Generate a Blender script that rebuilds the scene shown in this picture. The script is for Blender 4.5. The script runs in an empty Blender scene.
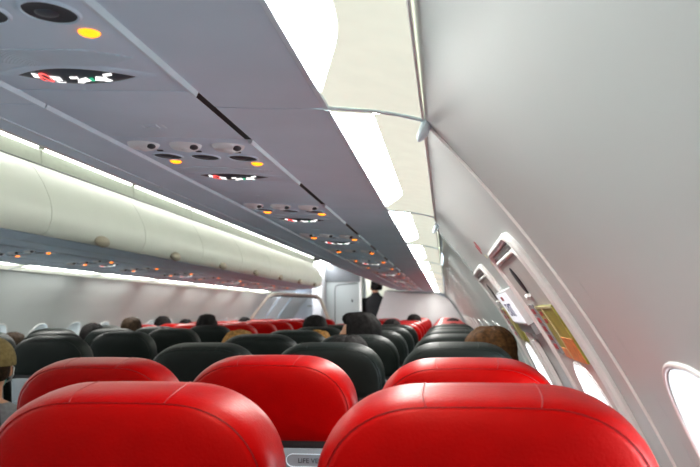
import bpy, bmesh, math, random
from mathutils import Vector, Matrix
random.seed(7)
sc = bpy.context.scene
COL = sc.collection
H = 1.27            # eye height above the cabin floor; all z below are measured from the eye
AX = -1.5           # x of the cabin's long axis
WZ, WR = -1.062, 2.011   # centre height and radius of the sidewall circle
PI = math.pi

# ------------------------------------------------------------------ materials
def srgb(r, g, b):
    f = lambda c: c/12.92 if c <= .04045 else ((c+.055)/1.055)**2.4
    return (f(r/255), f(g/255), f(b/255), 1)

def mat(name, col, rough=.5, spec=.5, noise=.04, scale=20, bump=0., bscale=300, metal=0., coat=0.):
    m = bpy.data.materials.new(name); m.use_nodes = True
    nt = m.node_tree; b = nt.nodes['Principled BSDF']
    b.inputs['Roughness'].default_value = rough
    b.inputs['Specular IOR Level'].default_value = spec
    b.inputs['Metallic'].default_value = metal
    b.inputs['Coat Weight'].default_value = coat
    tc = nt.nodes.new('ShaderNodeTexCoord')
    n = nt.nodes.new('ShaderNodeTexNoise'); n.inputs['Scale'].default_value = scale
    nt.links.new(tc.outputs['Object'], n.inputs['Vector'])
    r = nt.nodes.new('ShaderNodeValToRGB')
    c = Vector(col[:3])
    r.color_ramp.elements[0].position = .3; r.color_ramp.elements[1].position = .7
    r.color_ramp.elements[0].color = (*(c*(1-noise)), 1)
    r.color_ramp.elements[1].color = (*(c*(1+noise)), 1)
    nt.links.new(n.outputs['Fac'], r.inputs['Fac'])
    nt.links.new(r.outputs['Color'], b.inputs['Base Color'])
    if bump:
        n2 = nt.nodes.new('ShaderNodeTexNoise'); n2.inputs['Scale'].default_value = bscale
        nt.links.new(tc.outputs['Object'], n2.inputs['Vector'])
        bp = nt.nodes.new('ShaderNodeBump'); bp.inputs['Strength'].default_value = bump
        bp.inputs['Distance'].default_value = .002
        nt.links.new(n2.outputs['Fac'], bp.inputs['Height'])
        nt.links.new(bp.outputs['Normal'], b.inputs['Normal'])
    return m

def emit(name, col, strength, base=None):
    m = mat(name, base or col, .4)
    b = m.node_tree.nodes['Principled BSDF']
    b.inputs['Emission Color'].default_value = col
    b.inputs['Emission Strength'].default_value = strength
    return m

def glass(name):
    m = bpy.data.materials.new(name); m.use_nodes = True
    nt = m.node_tree; nt.nodes.clear()
    o = nt.nodes.new('ShaderNodeOutputMaterial'); mx = nt.nodes.new('ShaderNodeMixShader')
    t = nt.nodes.new('ShaderNodeBsdfTransparent'); g = nt.nodes.new('ShaderNodeBsdfGlossy')
    t.inputs['Color'].default_value = (.93, .95, .97, 1); g.inputs['Roughness'].default_value = .08
    mx.inputs['Fac'].default_value = .07
    nt.links.new(t.outputs[0], mx.inputs[1]); nt.links.new(g.outputs[0], mx.inputs[2]); nt.links.new(mx.outputs[0], o.inputs['Surface'])
    return m

M = {}
M['grey'] = mat('bin_grey_plastic', (.66, .79, .90, 1), .5, .35, .03, 6)
M['psu'] = mat('service_unit_grey', (.64, .77, .88, 1), .5, .4, .03, 8)
M['rail'] = mat('rail_light_grey', (.68, .80, .88, 1), .4)
M['cream'] = mat('cream_bin_plastic', (.80, .83, .75, 1), .4, .4, .02, 4)
M['cover'] = emit('cover_cream_added_glow', (.97, 1, .84, 1), .19, (.62, .67, .57, 1))  # faint glow added to the cover to brighten it and the wall top
M['wall'] = mat('sidewall_plastic', (.55, .59, .575, 1), .42, .5, .02, 3, .05, 500)
M['covepanel'] = mat('cove_panel', (.46, .50, .42, 1), .5)
M['white'] = mat('white_plastic', (.82, .82, .80, 1), .4)
M['offwhite'] = mat('offwhite_plastic', (.66, .67, .68, 1), .45)
M['door'] = mat('exit_door_plastic', (.55, .55, .52, 1), .45)
M['dark'] = mat('dark_grey_plastic', (.035, .037, .042, 1), .45)
M['black'] = mat('black_gap', (.008, .008, .009, 1), .6)
M['silver'] = mat('silver_nozzle', (.80, .82, .84, 1), .35, .5, .02, 20, metal=.0)
M['signbase'] = mat('smoked_sign_lens', (.055, .062, .075, 1), .3)
M['carpet'] = mat('carpet_blue_grey', (.16, .18, .21, 1), .95, .1, .3, 200, .5, 400)
M['red'] = mat('red_leather', (.28, .0006, .0008, 1), .40, .2, .06, 30, .22, 260)
M['red'].node_tree.nodes['Principled BSDF'].inputs['Specular Tint'].default_value = (1, .30, .24, 1)
M['redseam'] = mat('red_seam', (.22, .0004, .001, 1), .5)
M['blk'] = mat('black_green_leather', (.006, .0095, .008, 1), .5, .16, .1, 30, .22, 260)
M['blkseam'] = mat('black_seam', (.007, .01, .009, 1), .5)
M['shell'] = mat('seat_shell_grey', (.22, .255, .28, 1), .4, .5, .04, 30, .1, 300)
M['metal'] = mat('seat_metal', (.45, .46, .48, 1), .35, metal=.8)
M['beige'] = mat('latch_beige', (.36, .32, .24, 1), .4)
M['frame'] = mat('partition_frame', (.50, .47, .41, 1), .4)
M['partgrey'] = mat('bulkhead_laminate', (.66, .65, .66, 1), .55, .3, .02, 5)
M['lav'] = mat('lavatory_laminate', (.36, .40, .40, 1), .5, .4, .02, 5)
M['lavdark'] = mat('lavatory_header', (.16, .175, .19, 1), .5)
M['bluewhite'] = mat('entry_lining', (.74, .78, .86, 1), .45)
M['placard'] = mat('yellow_green_placard', (.36, .34, .06, 1), .35, noise=.2, scale=40)
M['placorange'] = mat('placard_orange', (.70, .27, .08, 1), .35, noise=.25, scale=60)
M['redmark'] = mat('red_mark', (.42, .04, .05, 1), .5)
M['paleline'] = mat('pale_line', (.66, .62, .34, 1), .4)
M['stripgrey'] = mat('grey_strip', (.30, .32, .33, 1), .4)
M['ink'] = mat('dark_ink', (.05, .04, .14, 1), .5)
M['blackink'] = mat('black_ink', (.02, .02, .025, 1), .5)
M['glass'] = glass('clear_pane')
M['lens'] = emit('sidewall_lamp_lens', (1, .98, .93, 1), 11.0, (.9, .9, .86, 1))
M['cove'] = emit('cove_lamp_lens', (.98, 1, .94, 1), 3.2, (.9, .9, .86, 1))
M['ceilamp'] = emit('entry_lamp_lens', (.96, .98, 1, 1), 5.5, (.9, .9, .9, 1))
M['addedlamp'] = emit('added_lamp_lens', (1, .96, .88, 1), 1.6, (.9, .9, .9, 1))  # lens of the added lamp that brightens the front end
M['sky'] = emit('bright_window_pane', (.84, .92, 1, 1), 6.5, (.8, .85, .9, 1))
M['orange'] = emit('orange_lamp', (1, .19, .003, 1), 1.15, (.8, .3, .02, 1))
M['symwhite'] = emit('lit_white_symbol', (1, .98, .96, 1), .55, (.8, .8, .8, 1))
M['symred'] = emit('lit_red_symbol', (1, .10, .09, 1), .45, (.8, .1, .1, 1))
M['symgreen'] = emit('lit_green_symbol', (.03, .42, .22, 1), .3, (.05, .4, .2, 1))
M['signwhite'] = emit('lit_exit_sign', (.93, .95, 1, 1), .2, (.6, .6, .65, 1))
M['skin'] = mat('skin', (.55, .27, .16, 1), .5, .4, .08, 30)
M['skinpale'] = mat('skin_light', (.60, .36, .24, 1), .5, .4, .08, 30)
M['hairblack'] = mat('black_hair', (.010, .009, .009, 1), .75, .12, .5, 60, .6, 90)
M['hairbrown'] = mat('dark_brown_hair', (.030, .018, .010, 1), .75, .12, .5, 60, .6, 90)
M['hairchestnut'] = mat('chestnut_hair', (.055, .024, .007, 1), .75, .12, .6, 70, .6, 90)
M['hairgold'] = mat('golden_brown_hair', (.26, .13, .035, 1), .75, .12, .5, 70, .6, 90)
M['uniform'] = mat('black_uniform', (.012, .012, .014, 1), .7, .3, .2, 60)
M['shirtblue'] = mat('navy_shirt', (.03, .045, .09, 1), .8, .2, .15, 60)
M['shirtgrey'] = mat('grey_shirt', (.18, .18, .19, 1), .8, .2, .15, 60)
M['shirtwhite'] = mat('pale_shirt', (.5, .5, .48, 1), .8, .2, .1, 60)
M['capolive'] = mat('olive_cap_cloth', (.19, .14, .055, 1), .85, .2, .25, 60, .3, 300)
M['mask'] = mat('face_mask_cloth', (.10, .32, .30, 1), .8, .2, .1, 60)
M['eye'] = mat('eye_dark', (.02, .015, .012, 1), .3)

# speaker grille: fine ridges across the unit
def grille_mat():
    m = mat('speaker_grille_plastic', (.60, .74, .84, 1), .45)
    nt = m.node_tree; b = nt.nodes['Principled BSDF']
    tc = nt.nodes.new('ShaderNodeTexCoord'); w = nt.nodes.new('ShaderNodeTexWave')
    w.wave_type = 'RINGS'; w.rings_direction = 'SPHERICAL'; w.inputs['Scale'].default_value = 70
    nt.links.new(tc.outputs['Object'], w.inputs['Vector'])
    bp = nt.nodes.new('ShaderNodeBump'); bp.inputs['Strength'].default_value = .35; bp.inputs['Distance'].default_value = .003
    nt.links.new(w.outputs['Fac'], bp.inputs['Height']); nt.links.new(bp.outputs['Normal'], b.inputs['Normal'])
    return m
M['grille'] = grille_mat()

# ------------------------------------------------------------------ mesh helper
class MB:
    def __init__(s): s.v = []; s.f = []; s.mi = []
    def add(s, vs, fs, mi=0):
        o = len(s.v); s.v += [tuple(v) for v in vs]
        for f in fs: s.f.append([o+i for i in f]); s.mi.append(mi)
        return s
    def box(s, c, d, mi=0, bev=0., R=None):
        c = Vector(c); hx, hy, hz = d[0]/2, d[1]/2, d[2]/2
        if bev <= 0:
            vs = [Vector((x*hx, y*hy, z*hz)) for x in (-1, 1) for y in (-1, 1) for z in (-1, 1)]
            fs = [(0,1,3,2),(4,6,7,5),(0,4,5,1),(2,3,7,6),(0,2,6,4),(1,5,7,3)]
        else:
            bm = bmesh.new(); bmesh.ops.create_cube(bm, size=1)
            bmesh.ops.scale(bm, vec=d, verts=bm.verts)
            bmesh.ops.bevel(bm, geom=bm.edges[:], offset=min(bev, .49*min(d)), segments=2, affect='EDGES', profile=.5)
            bm.verts.index_update()
            vs = [v.co.copy() for v in bm.verts]; fs = [[v.index for v in f.verts] for f in bm.faces]; bm.free()
        if R is not None: vs = [R @ v for v in vs]
        return s.add([v+c for v in vs], fs, mi)
    def loft(s, rings, mi=0, closed=True, caps=(True, True)):
        n = len(rings[0]); vs = [p for r in rings for p in r]; fs = []
        for i in range(len(rings)-1):
            for j in range(n if closed else n-1):
                k = (j+1) % n
                fs.append((i*n+j, i*n+k, (i+1)*n+k, (i+1)*n+j))
        if caps[0]: fs.append(list(range(n))[::-1])
        if caps[1]: fs.append([(len(rings)-1)*n+j for j in range(n)])
        return s.add(vs, fs, mi)
    def extrude(s, prof, y0, y1, mi=0, ny=1, closed=True):       # profile of (x, z), along y
        rings = [[(x, y0+(y1-y0)*i/ny, z) for x, z in prof] for i in range(ny+1)]
        return s.loft(rings, mi, closed, (closed, closed))
    def tube(s, path, r, n=8, closed=False, mi=0):
        P = [Vector(p) for p in path]; rings = []; m = len(P); up = None
        rr = r if isinstance(r, (list, tuple)) else [r]*m
        for i in range(m):
            a = P[(i-1) % m] if (closed or i > 0) else P[i]; b = P[(i+1) % m] if (closed or i < m-1) else P[i]
            t = (b-a).normalized()
            if up is None: up = Vector((0, 0, 1)) if abs(t.z) < .9 else Vector((0, 1, 0))
            x = t.cross(up)
            if x.length < 1e-6: x = t.orthogonal()
            x.normalize(); up = x.cross(t).normalized()
            rings.append([P[i]+x*(rr[i]*math.cos(2*PI*j/n))+up*(rr[i]*math.sin(2*PI*j/n)) for j in range(n)])
        if closed: rings.append(rings[0]); return s.loft(rings, mi, True, (False, False))
        return s.loft(rings, mi)
    def ellipsoid(s, c, r, nu=20, nv=12, mi=0, fn=None):
        c = Vector(c); rings = []
        for i in range(nv+1):
            t = PI*(i+.0)/nv; t = min(max(t, .02), PI-.02); ring = []
            for j in range(nu):
                a = 2*PI*j/nu; d = Vector((math.sin(t)*math.cos(a), math.sin(t)*math.sin(a), math.cos(t)))
                k = fn(d) if fn else 1
                ring.append(c+Vector((d.x*r[0]*k, d.y*r[1]*k, d.z*r[2]*k)))
            rings.append(ring[::-1])
        return s.loft(rings, mi)
    def disc(s, pts, mi=0): return s.add(pts, [list(range(len(pts)))], mi)
    def mesh(s, name, mats, smooth=True, angle=35):
        me = bpy.data.meshes.new(name); me.from_pydata(s.v, [], s.f)
        for m in (mats if isinstance(mats, (list, tuple)) else [mats]): me.materials.append(m)
        me.polygons.foreach_set('material_index', s.mi)
        bm = bmesh.new(); bm.from_mesh(me); bmesh.ops.remove_doubles(bm, verts=bm.verts, dist=1e-5)
        bmesh.ops.recalc_face_normals(bm, faces=bm.faces); bm.to_mesh(me); bm.free()
        if smooth: me.shade_smooth(); me.set_sharp_from_angle(angle=math.radians(angle))
        return me
    def build(s, name, mats, parent=None, loc=None, smooth=True, angle=35):
        o = bpy.data.objects.new(name, s.mesh(name, mats, smooth, angle)); COL.objects.link(o)
        if parent is not None: o.parent = parent
        elif loc is None: o.location = (0, 0, H)
        if loc is not None: o.location = loc
        return o

def tag(o, label=None, cat=None, group=None, kind=None):
    if label: o['label'] = label
    if cat: o['category'] = cat
    if group: o['group'] = group
    if kind: o['kind'] = kind
    return o
def thing(name, label, cat, loc=(0, 0, 0), rot=(0, 0, 0), group=None):
    o = bpy.data.objects.new(name, None); o.empty_display_size = .1; COL.objects.link(o)
    o.location = (loc[0], loc[1], loc[2]+H); o.rotation_euler = rot
    return tag(o, label, cat, group)
KIDS = {}
def copy_tree(o, parent=None):
    c = o.copy(); COL.objects.link(c)
    if parent is not None: c.parent = parent
    for ch in list(o.children): copy_tree(ch, c)
    return c
def text_mesh(body, size, name='lettering'):
    cu = bpy.data.curves.new(name, 'FONT'); cu.body = body; cu.size = size; cu.align_x = 'CENTER'; cu.align_y = 'CENTER'; cu.extrude = .0004
    o = bpy.data.objects.new(name, cu); COL.objects.link(o)
    bpy.context.view_layer.update()
    me = bpy.data.meshes.new_from_object(o.evaluated_get(bpy.context.evaluated_depsgraph_get()))
    bpy.data.objects.remove(o); return me
ORD = ['first','second','third','fourth','fifth','sixth','seventh','eighth','ninth','tenth','eleventh','twelfth','thirteenth','fourteenth','fifteenth','sixteenth']

# ------------------------------------------------------------------ wall surface
def W(y, th, off=0., s=1):
    r = WR-off
    return Vector((AX+s*r*math.sin(th), y, WZ+r*math.cos(th)))
def oval(n, a, b, p=2.5):
    out = []
    for i in range(n):
        t = 2*PI*i/n; c, q = math.cos(t), math.sin(t)
        out.append((a*math.copysign(abs(c)**(2/p), c), b*math.copysign(abs(q)**(2/p), q)))
    return out
def rectray(n, ya, yb, ta, tb, yc, tc):       # rectangle points at the same angles as the oval's
    out = []
    for i in range(n):
        t = 2*PI*i/n; c, q = math.cos(t), math.sin(t)
        k = min(((yb-yc)/c if c > 1e-9 else (ya-yc)/c if c < -1e-9 else 1e9), ((tb-tc)/q if q > 1e-9 else (ta-tc)/q if q < -1e-9 else 1e9))
        out.append((yc+c*k, tc+q*k))
    return out
TH0, THA, THB, TH1 = .822, .985, 1.31, 1.672
TC = 1.150

def bulge(y, panels):                          # each lining panel bows gently between its seams
    for ya, yb, o, bow in panels:
        if ya <= y <= yb: return o - bow*math.sin(PI*(y-ya)/(yb-ya))
    return 0

def build_wall(name, s, panels, wins, y0, y1):
    """panels: (ya, yb, inward offset, bow); wins: (yc, half width, half height)"""
    mb = MB()
    for ya, yb, o, bow in panels:
        cuts = [ya]
        cell = []
        for w in sorted(wins):
            if ya < w[0] < yb: cell.append(w)
        off = lambda y: o - bow*math.sin(PI*min(max((y-ya)/(yb-ya), 0), 1))
        ny = max(2, int((yb-ya)/.09))
        def grid(a, b, ta, tb, nt):
            n = max(1, int(math.ceil((b-a)/.09)))
            rings = [[W(a+(b-a)*i/n, ta+(tb-ta)*j/nt, off(a+(b-a)*i/n), s) for j in range(nt+1)] for i in range(n+1)]
            mb.loft(rings, 0, False, (False, False))
        grid(ya, yb, TH0, THA, 6); grid(ya, yb, THB, TH1, 8)
        pos = ya
        for yc, a, b in cell:
            wa, wb = yc-a-.055, yc+a+.055
            if wa > pos: grid(pos, wa, THA, THB, 8)
            n = 48; ov = oval(n, a, b/WR); rc = rectray(n, wa, wb, THA, THB, yc, TC)
            rings = []
            for k in range(5):
                f = k/4
                rings.append([W(ov[i][0]*(1-f)+yc*(1-f)+rc[i][0]*f, (TC+ov[i][1])*(1-f)+rc[i][1]*f, off(min(max(ov[i][0]*(1-f)+yc*(1-f)+rc[i][0]*f, ya), yb)), s) for i in range(n)])
            mb.loft(rings, 0, True, (False, False))
            for sy, st in ((wa, THA), (wa, THB), (wb, THA), (wb, THB)):   # close the corners
                i = min(range(n), key=lambda i: abs(rc[i][0]-sy)+abs(rc[i][1]-st)*2)
                for d in (-1, 1):
                    p, q = rc[i], rc[(i+d) % n]
                    if abs(p[0]-q[0]) > 1e-6 and abs(p[1]-q[1]) > 1e-6:
                        mb.add([W(*p, off(p[0]), s), W(*q, off(q[0]), s), W(sy, st, off(sy), s)], [(0, 1, 2)])
            pos = wb
        if pos < yb: grid(pos, yb, THA, THB, 8)
        # edges that turn outwards at the seams
        for y in (ya, yb):
            yy = y+(.004 if y == ya else -.004)
            rings = [[W(y, TH0+(TH1-TH0)*j/24, o, s) for j in range(25)], [W(yy, TH0+(TH1-TH0)*j/24, o-.03, s) for j in range(25)]]
            mb.loft(rings, 0, False, (False, False))
    # outer skin behind the lining closes the seams
    rings = [[W(y, TH0-.01+(TH1-TH0+.02)*j/24, -.11, s) for j in range(25)] for y in (y0, y1)]
    mb.loft(rings, 0, False, (False, False))
    o = mb.build(name, M['wall'], angle=50); tag(o, kind='structure'); return o

def build_window(n, s, yc, a, b, o, depth=.055, taper=.80, label=None, bezel=True, shade=False):
    mb = MB(); nn = 48
    ov = oval(nn, a, b/WR)
    rings = []
    for f, d in ((1, 0), (.985, .006), (.95, .02), (.90, .035), (taper, depth)):
        rings.append([W(yc+p[0]*f, TC+p[1]*f, o-d, s) for p in ov])
    mb.loft(rings, 0, True, (False, False))
    w = mb.build('window_%d' % n, M['wall'], angle=60); tag(w, kind='structure')
    if label: w['label'] = label
    if bezel:
        mb = MB(); mb.tube([W(yc+p[0]*1.03, TC+p[1]*1.03, o+.0, s) for p in ov], .0038, 8, True)
        x = mb.build('window_frame', M['white'], w); 
    mb = MB()
    mb.loft([[W(yc+p[0]*taper, TC+p[1]*taper, o-depth, s) for p in ov], [W(yc+p[0]*.3, TC+p[1]*.3, o-depth, s) for p in ov]], 0, True, (False, True))
    mb.build('pane', M['sky'], w)
    if shade:
        mb = MB(); d2 = depth-.012; f2 = taper+.03
        top = [(p[0]*f2, p[1]*f2) for p in ov if p[1] <= .004]
        mb.loft([[W(yc+p[0], TC+p[1], o-dd, s) for p in top] for dd in (d2, d2+.004)], 0)
        mb.build('window_shade', M['offwhite'], w)
    return w

YS, YE = -1.6, 14.8
seamR = [-1.6, -.07, 1.10, 2.66]
panelsR = [(-1.6, -.07, 0, .004), (-.07, 1.10, 0, .004), (1.10, 2.66, 0, 0)]
y = 2.66
while y < 12.4: panelsR.append((y, min(y+1.066, 12.42), -.014, .012)); y += 1.066
panelsR.append((panelsR[-1][1], YE, -.014, 0))
winsR = [(-.80, .145, .195), (-.27, .145, .195), (.795, .145, .195), (1.455, .125, .15), (2.33, .125, .15)] + [(3.19+.533*k, .13, .18) for k in range(17)]
build_wall('wall_right', 1, panelsR, winsR, YS, YE)
panelsL = [(-1.6, .9, 0, 0)]
y = .9
while y < 11.0: panelsL.append((y, y+1.12, 0, .014)); y += 1.12
panelsL.append((y, YE, 0, 0))
winsL = [(5.28+.533*k, .13, .18) for k in range(-8, 11)]
build_wall('wall_left', -1, panelsL, winsL, YS, YE)
nw = 0
def off_at(y, panels):
    for ya, yb, o, bow in panels:
        if ya <= y < yb: return o - bow*math.sin(PI*(y-ya)/(yb-ya))
    return 0
for yc, a, b in winsR:
    nw += 1
    ex = abs(yc-1.455) < .01 or abs(yc-2.33) < .01
    build_window(nw, 1, yc, a, b, off_at(yc, panelsR) + (.009 if ex else 0), .05 if ex else .085, .84 if ex else .60, bezel=True)
for yc, a, b in winsL:
    nw += 1; build_window(nw, -1, yc, a, b, off_at(yc, panelsL), .085, .60, shade=True)

# overwing exit doors (raised panels with two nested mouldings), right wall
def rrect(ya, yb, ta, tb, r, n=6):
    rt = r/WR; out = []
    for cy, ct, a0 in ((yb-r, tb-rt, 0), (ya+r, tb-rt, 90), (ya+r, ta+rt, 180), (yb-r, ta+rt, 270)):
        for k in range(n+1):
            a = math.radians(a0+90*k/n); out.append((cy+r*math.cos(a), ct+rt*math.sin(a)))
    return out
def dens(pts, step=.04):
    out = []
    for i in range(len(pts)):
        p, q = pts[i], pts[(i+1) % len(pts)]
        L = math.hypot(p[0]-q[0], (p[1]-q[1])*WR); k = max(1, int(L/step))
        out += [(p[0]+(q[0]-p[0])*j/k, p[1]+(q[1]-p[1])*j/k) for j in range(k)]
    return out
def exit_door(n, ya, yb, yw, label):
    mb = MB()
    # leaf: grid over the door with the window hole, raised off the lining
    ta, tb = .950, 1.62; i0 = .022
    y0, y1 = ya+i0, yb-i0
    def grid(a, b, t0, t1, nt):
        mb.loft([[W(a+(b-a)*i/4, t0+(t1-t0)*j/nt, .009) for j in range(nt+1)] for i in range(5)], 0, False, (False, False))
    wa, wb, wt0, wt1 = yw-.15, yw+.15, 1.045, 1.255
    grid(y0, y1, ta, wt0, 4); grid(y0, y1, wt1, tb, 10); grid(y0, wa, wt0, wt1, 6); grid(wb, y1, wt0, wt1, 6)
    nn = 48; ov = oval(nn, .125, .15/WR); rc = rectray(nn, wa, wb, wt0, wt1, yw, TC)
    mb.loft([[W(yw+ov[i][0]*(1-f)+(rc[i][0]-yw)*f, (TC+ov[i][1])*(1-f)+rc[i][1]*f, .009) for i in range(nn)] for f in (0, .5, 1)], 0, True, (False, False))
    for sy, st in ((wa, wt0), (wa, wt1), (wb, wt0), (wb, wt1)):
        i = min(range(nn), key=lambda i: abs(rc[i][0]-sy)+abs(rc[i][1]-st)*2)
        for d in (-1, 1):
            p, q = rc[i], rc[(i+d) % nn]
            if abs(p[0]-q[0]) > 1e-6 and abs(p[1]-q[1]) > 1e-6: mb.add([W(*p, .009), W(*q, .009), W(sy, st, .009)], [(0, 1, 2)])
    d = mb.build('door_%d' % n, M['door'], angle=50); tag(d, kind='structure')
    d['label'] = label
    ring = dens(rrect(ya, yb, .932, 1.64, .045))
    mb = MB(); mb.tube([W(*p, .006) for p in ring], .0085, 8, True); mb.build('door_frame', M['white'], d)
    ring = dens(rrect(ya+.026, yb-.026, .9465, 1.62, .032))
    mb = MB(); mb.tube([W(*p, .008) for p in ring], .0055, 8, True); mb.build('door_trim', M['white'], d)
    ring = dens(rrect(ya+.014, yb-.014, .940, 1.63, .038))
    mb = MB(); mb.tube([W(*p, .003) for p in ring], .006, 6, True); mb.build('door_seal', M['stripgrey'], d)
    # handle recess: dark slot above a white lip
    yc = ya+.27
    mb = MB(); ov2 = oval(20, .028, .034/WR, 2.2)
    mb.loft([[W(yc+p[0]*f, .974+p[1]*f, .009+h) for p in ov2] for f, h in ((1.0, .001), (.92, .0025), (.5, .003))], 0, True, (False, True))
    hd = mb.build('handle_recess', M['dark'], d)
    mb = MB(); mb.tube([W(yc-.022, .992, .013), W(yc, .9945, .015), W(yc+.022, .992, .013)], .0045, 8); mb.build('handle_lip', M['white'], hd)
    return d
exit_door(1, 1.235, 1.71, 1.455, 'grey emergency exit door nearer the camera, with yellow green placard')
exit_door(2, 2.105, 2.59, 2.33, 'grey emergency exit door beyond the lit exit sign')

def wall_plate(mb, ya, yb, ta, tb, off, mi=0, thick=.0025):
    n = 5
    for o1 in (off,):
        top = [[W(ya+(yb-ya)*i, ta+(tb-ta)*j/n, off+thick) for j in range(n+1)] for i in (0, 1)]
        bot = [[W(ya+(yb-ya)*i, ta+(tb-ta)*j/n, off-.001) for j in range(n+1)] for i in (0, 1)]
        mb.loft(top, mi, False, (False, False)); mb.loft(bot, mi, False, (False, False))
        mb.loft([top[0], bot[0]], mi, False, (False, False)); mb.loft([top[1], bot[1]], mi, False, (False, False))
        for k in (0, n): mb.add([top[0][k], top[1][k], bot[1][k], bot[0][k]], [(0, 1, 2, 3)], mi)
def placard(ya, yb, ta, tb, label, orange):
    mb = MB(); wall_plate(mb, ya, yb, ta, tb, .010)
    p = mb.build('exit_placard', M['placard']); tag(p, label, 'placard')
    ym = ya+(yb-ya)*.62; tm = ta+(tb-ta)*.58
    mb = MB(); wall_plate(mb, ym-.006, ym+.006, ta, tb, .0128, 0, .001); mb.build('divider_line', M['paleline'], p)
    mb = MB(); wall_plate(mb, ya, yb, ta, ta+.0025, .0128, 0, .001); mb.build('border_line', M['paleline'], p)
    mb = MB()
    for k in (0, 1): wall_plate(mb, yb-.05-.0*k, yb-.02, ta+.006+k*.009, ta+.011+k*.009, .0128, 0, .001)
    mb.build('red_symbol', M['redmark'], p)
    if orange:
        mb = MB(); wall_plate(mb, ya+.004, ym-.008, tm, tb, .0128, 0, .001); wall_plate(mb, ym+.008, yb-.01, tm+.014, tb, .0128, 0, .001)
        mb.build('picture_panel', M['placorange'], p)
    return p
placard(1.30, 1.525, 1.006, 1.067, 'yellow green and orange instruction placard on the nearer exit door', True)
placard(2.20, 2.42, 1.006, 1.067, 'yellow green instruction placard on the farther exit door behind exit sign', False)
def strip(ya, yb, ta, tb, label):
    mb = MB(); wall_plate(mb, ya, yb, ta, tb, .010); p = mb.build('marker_strip', M['stripgrey']); tag(p, label, 'placard')
    mb = MB()
    for k in range(5):
        a = ta+(tb-ta)*(.08+.18*k); wall_plate(mb, ya+.015, yb-.015, a, a+(tb-ta)*.10, .0128, 0, .001)
    mb.build('red_symbol', M['redmark'], p)
strip(1.56, 1.63, 1.004, 1.066, 'narrow grey strip with red marks beside the orange placard')
strip(2.45, 2.52, 1.004, 1.066, 'narrow grey strip with marks left of the farther door placard')

# lit exit sign between the doors
def wall_box(mb, ya, yb, ta, tb, o0, o1, mi=0): wall_plate(mb, ya, yb, ta, tb, o0+.001, mi, o1-o0-.001)
es = thing('exit_sign', 'lit white exit sign on the wall between two exit doors', 'sign', tuple(W(1.97, 1.005, 0)))
def rel(mb, root): mb.v = [tuple(Vector(v)+Vector((0, 0, H))-root.location) for v in mb.v]; return mb
mb = MB(); wall_box(mb, 1.80, 2.13, .978, 1.030, 0, .022); rel(mb, es).build('housing', M['offwhite'], es)
mb = MB(); wall_box(mb, 1.805, 2.125, .980, 1.026, .022, .0245); rel(mb, es).build('lit_face', M['signwhite'], es)
mb = MB(); wall_box(mb, 1.80, 2.13, 1.031, 1.045, 0, .018); rel(mb, es).build('mounting_base', M['stripgrey'], es)
def wall_text(body, size, yc, tc, off, m, parent, sx=1.):
    me = text_mesh(body, size); 
    c = W(yc, tc, off)
    n = (Vector((AX, yc, WZ))-c).normalized(); ydir = Vector((0, -1, 0)); up = n.cross(ydir)
    if up.z < 0: up = -up
    R = Matrix((ydir*sx, up, ydir.cross(up))).transposed()
    me.transform(Matrix.Translation(c+Vector((0, 0, H))-parent.location) @ R.to_4x4())
    me.materials.clear(); me.materials.append(m)
    o = bpy.data.objects.new('lettering', me); COL.objects.link(o); o.parent = parent; return o
wall_text('EXIT', .058, 1.97, 1.007, .0252, M['ink'], es, 1.45)
mb = MB()
wall_plate(mb, 1.96, 2.02, .9845, .9905, .0245, 0, .001)
rel(mb, es).build('red_symbol', M['redmark'], es)
# white grab strip between the doors
mb = MB(); wall_plate(mb, 2.02, 2.055, 1.060, 1.135, .004, 0, .012); tag(mb.build('grab_strip', M['white']), 'white vertical strip on the wall below the exit sign', 'wall strip')
# small red arrow mark above the farther door
t = thing('arrow_decal', 'small red arrow mark with dotted line on grey wall above exit sign', 'decal', tuple(W(1.88, .915, 0)))
for k, yy in enumerate((1.86, 1.90)):
    mb = MB(); wall_plate(mb, yy, yy+.012, .903+.004*k, .917+.004*k, .0005, 0, .001); rel(mb, t).build('red_stroke', M['redmark'], t)
for k in range(7):
    mb = MB(); wall_plate(mb, 1.86-.004*k, 1.866-.004*k, .925+.012*k, .931+.012*k, .0005, 0, .001); rel(mb, t).build('dash', M['paleline'], t)

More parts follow.
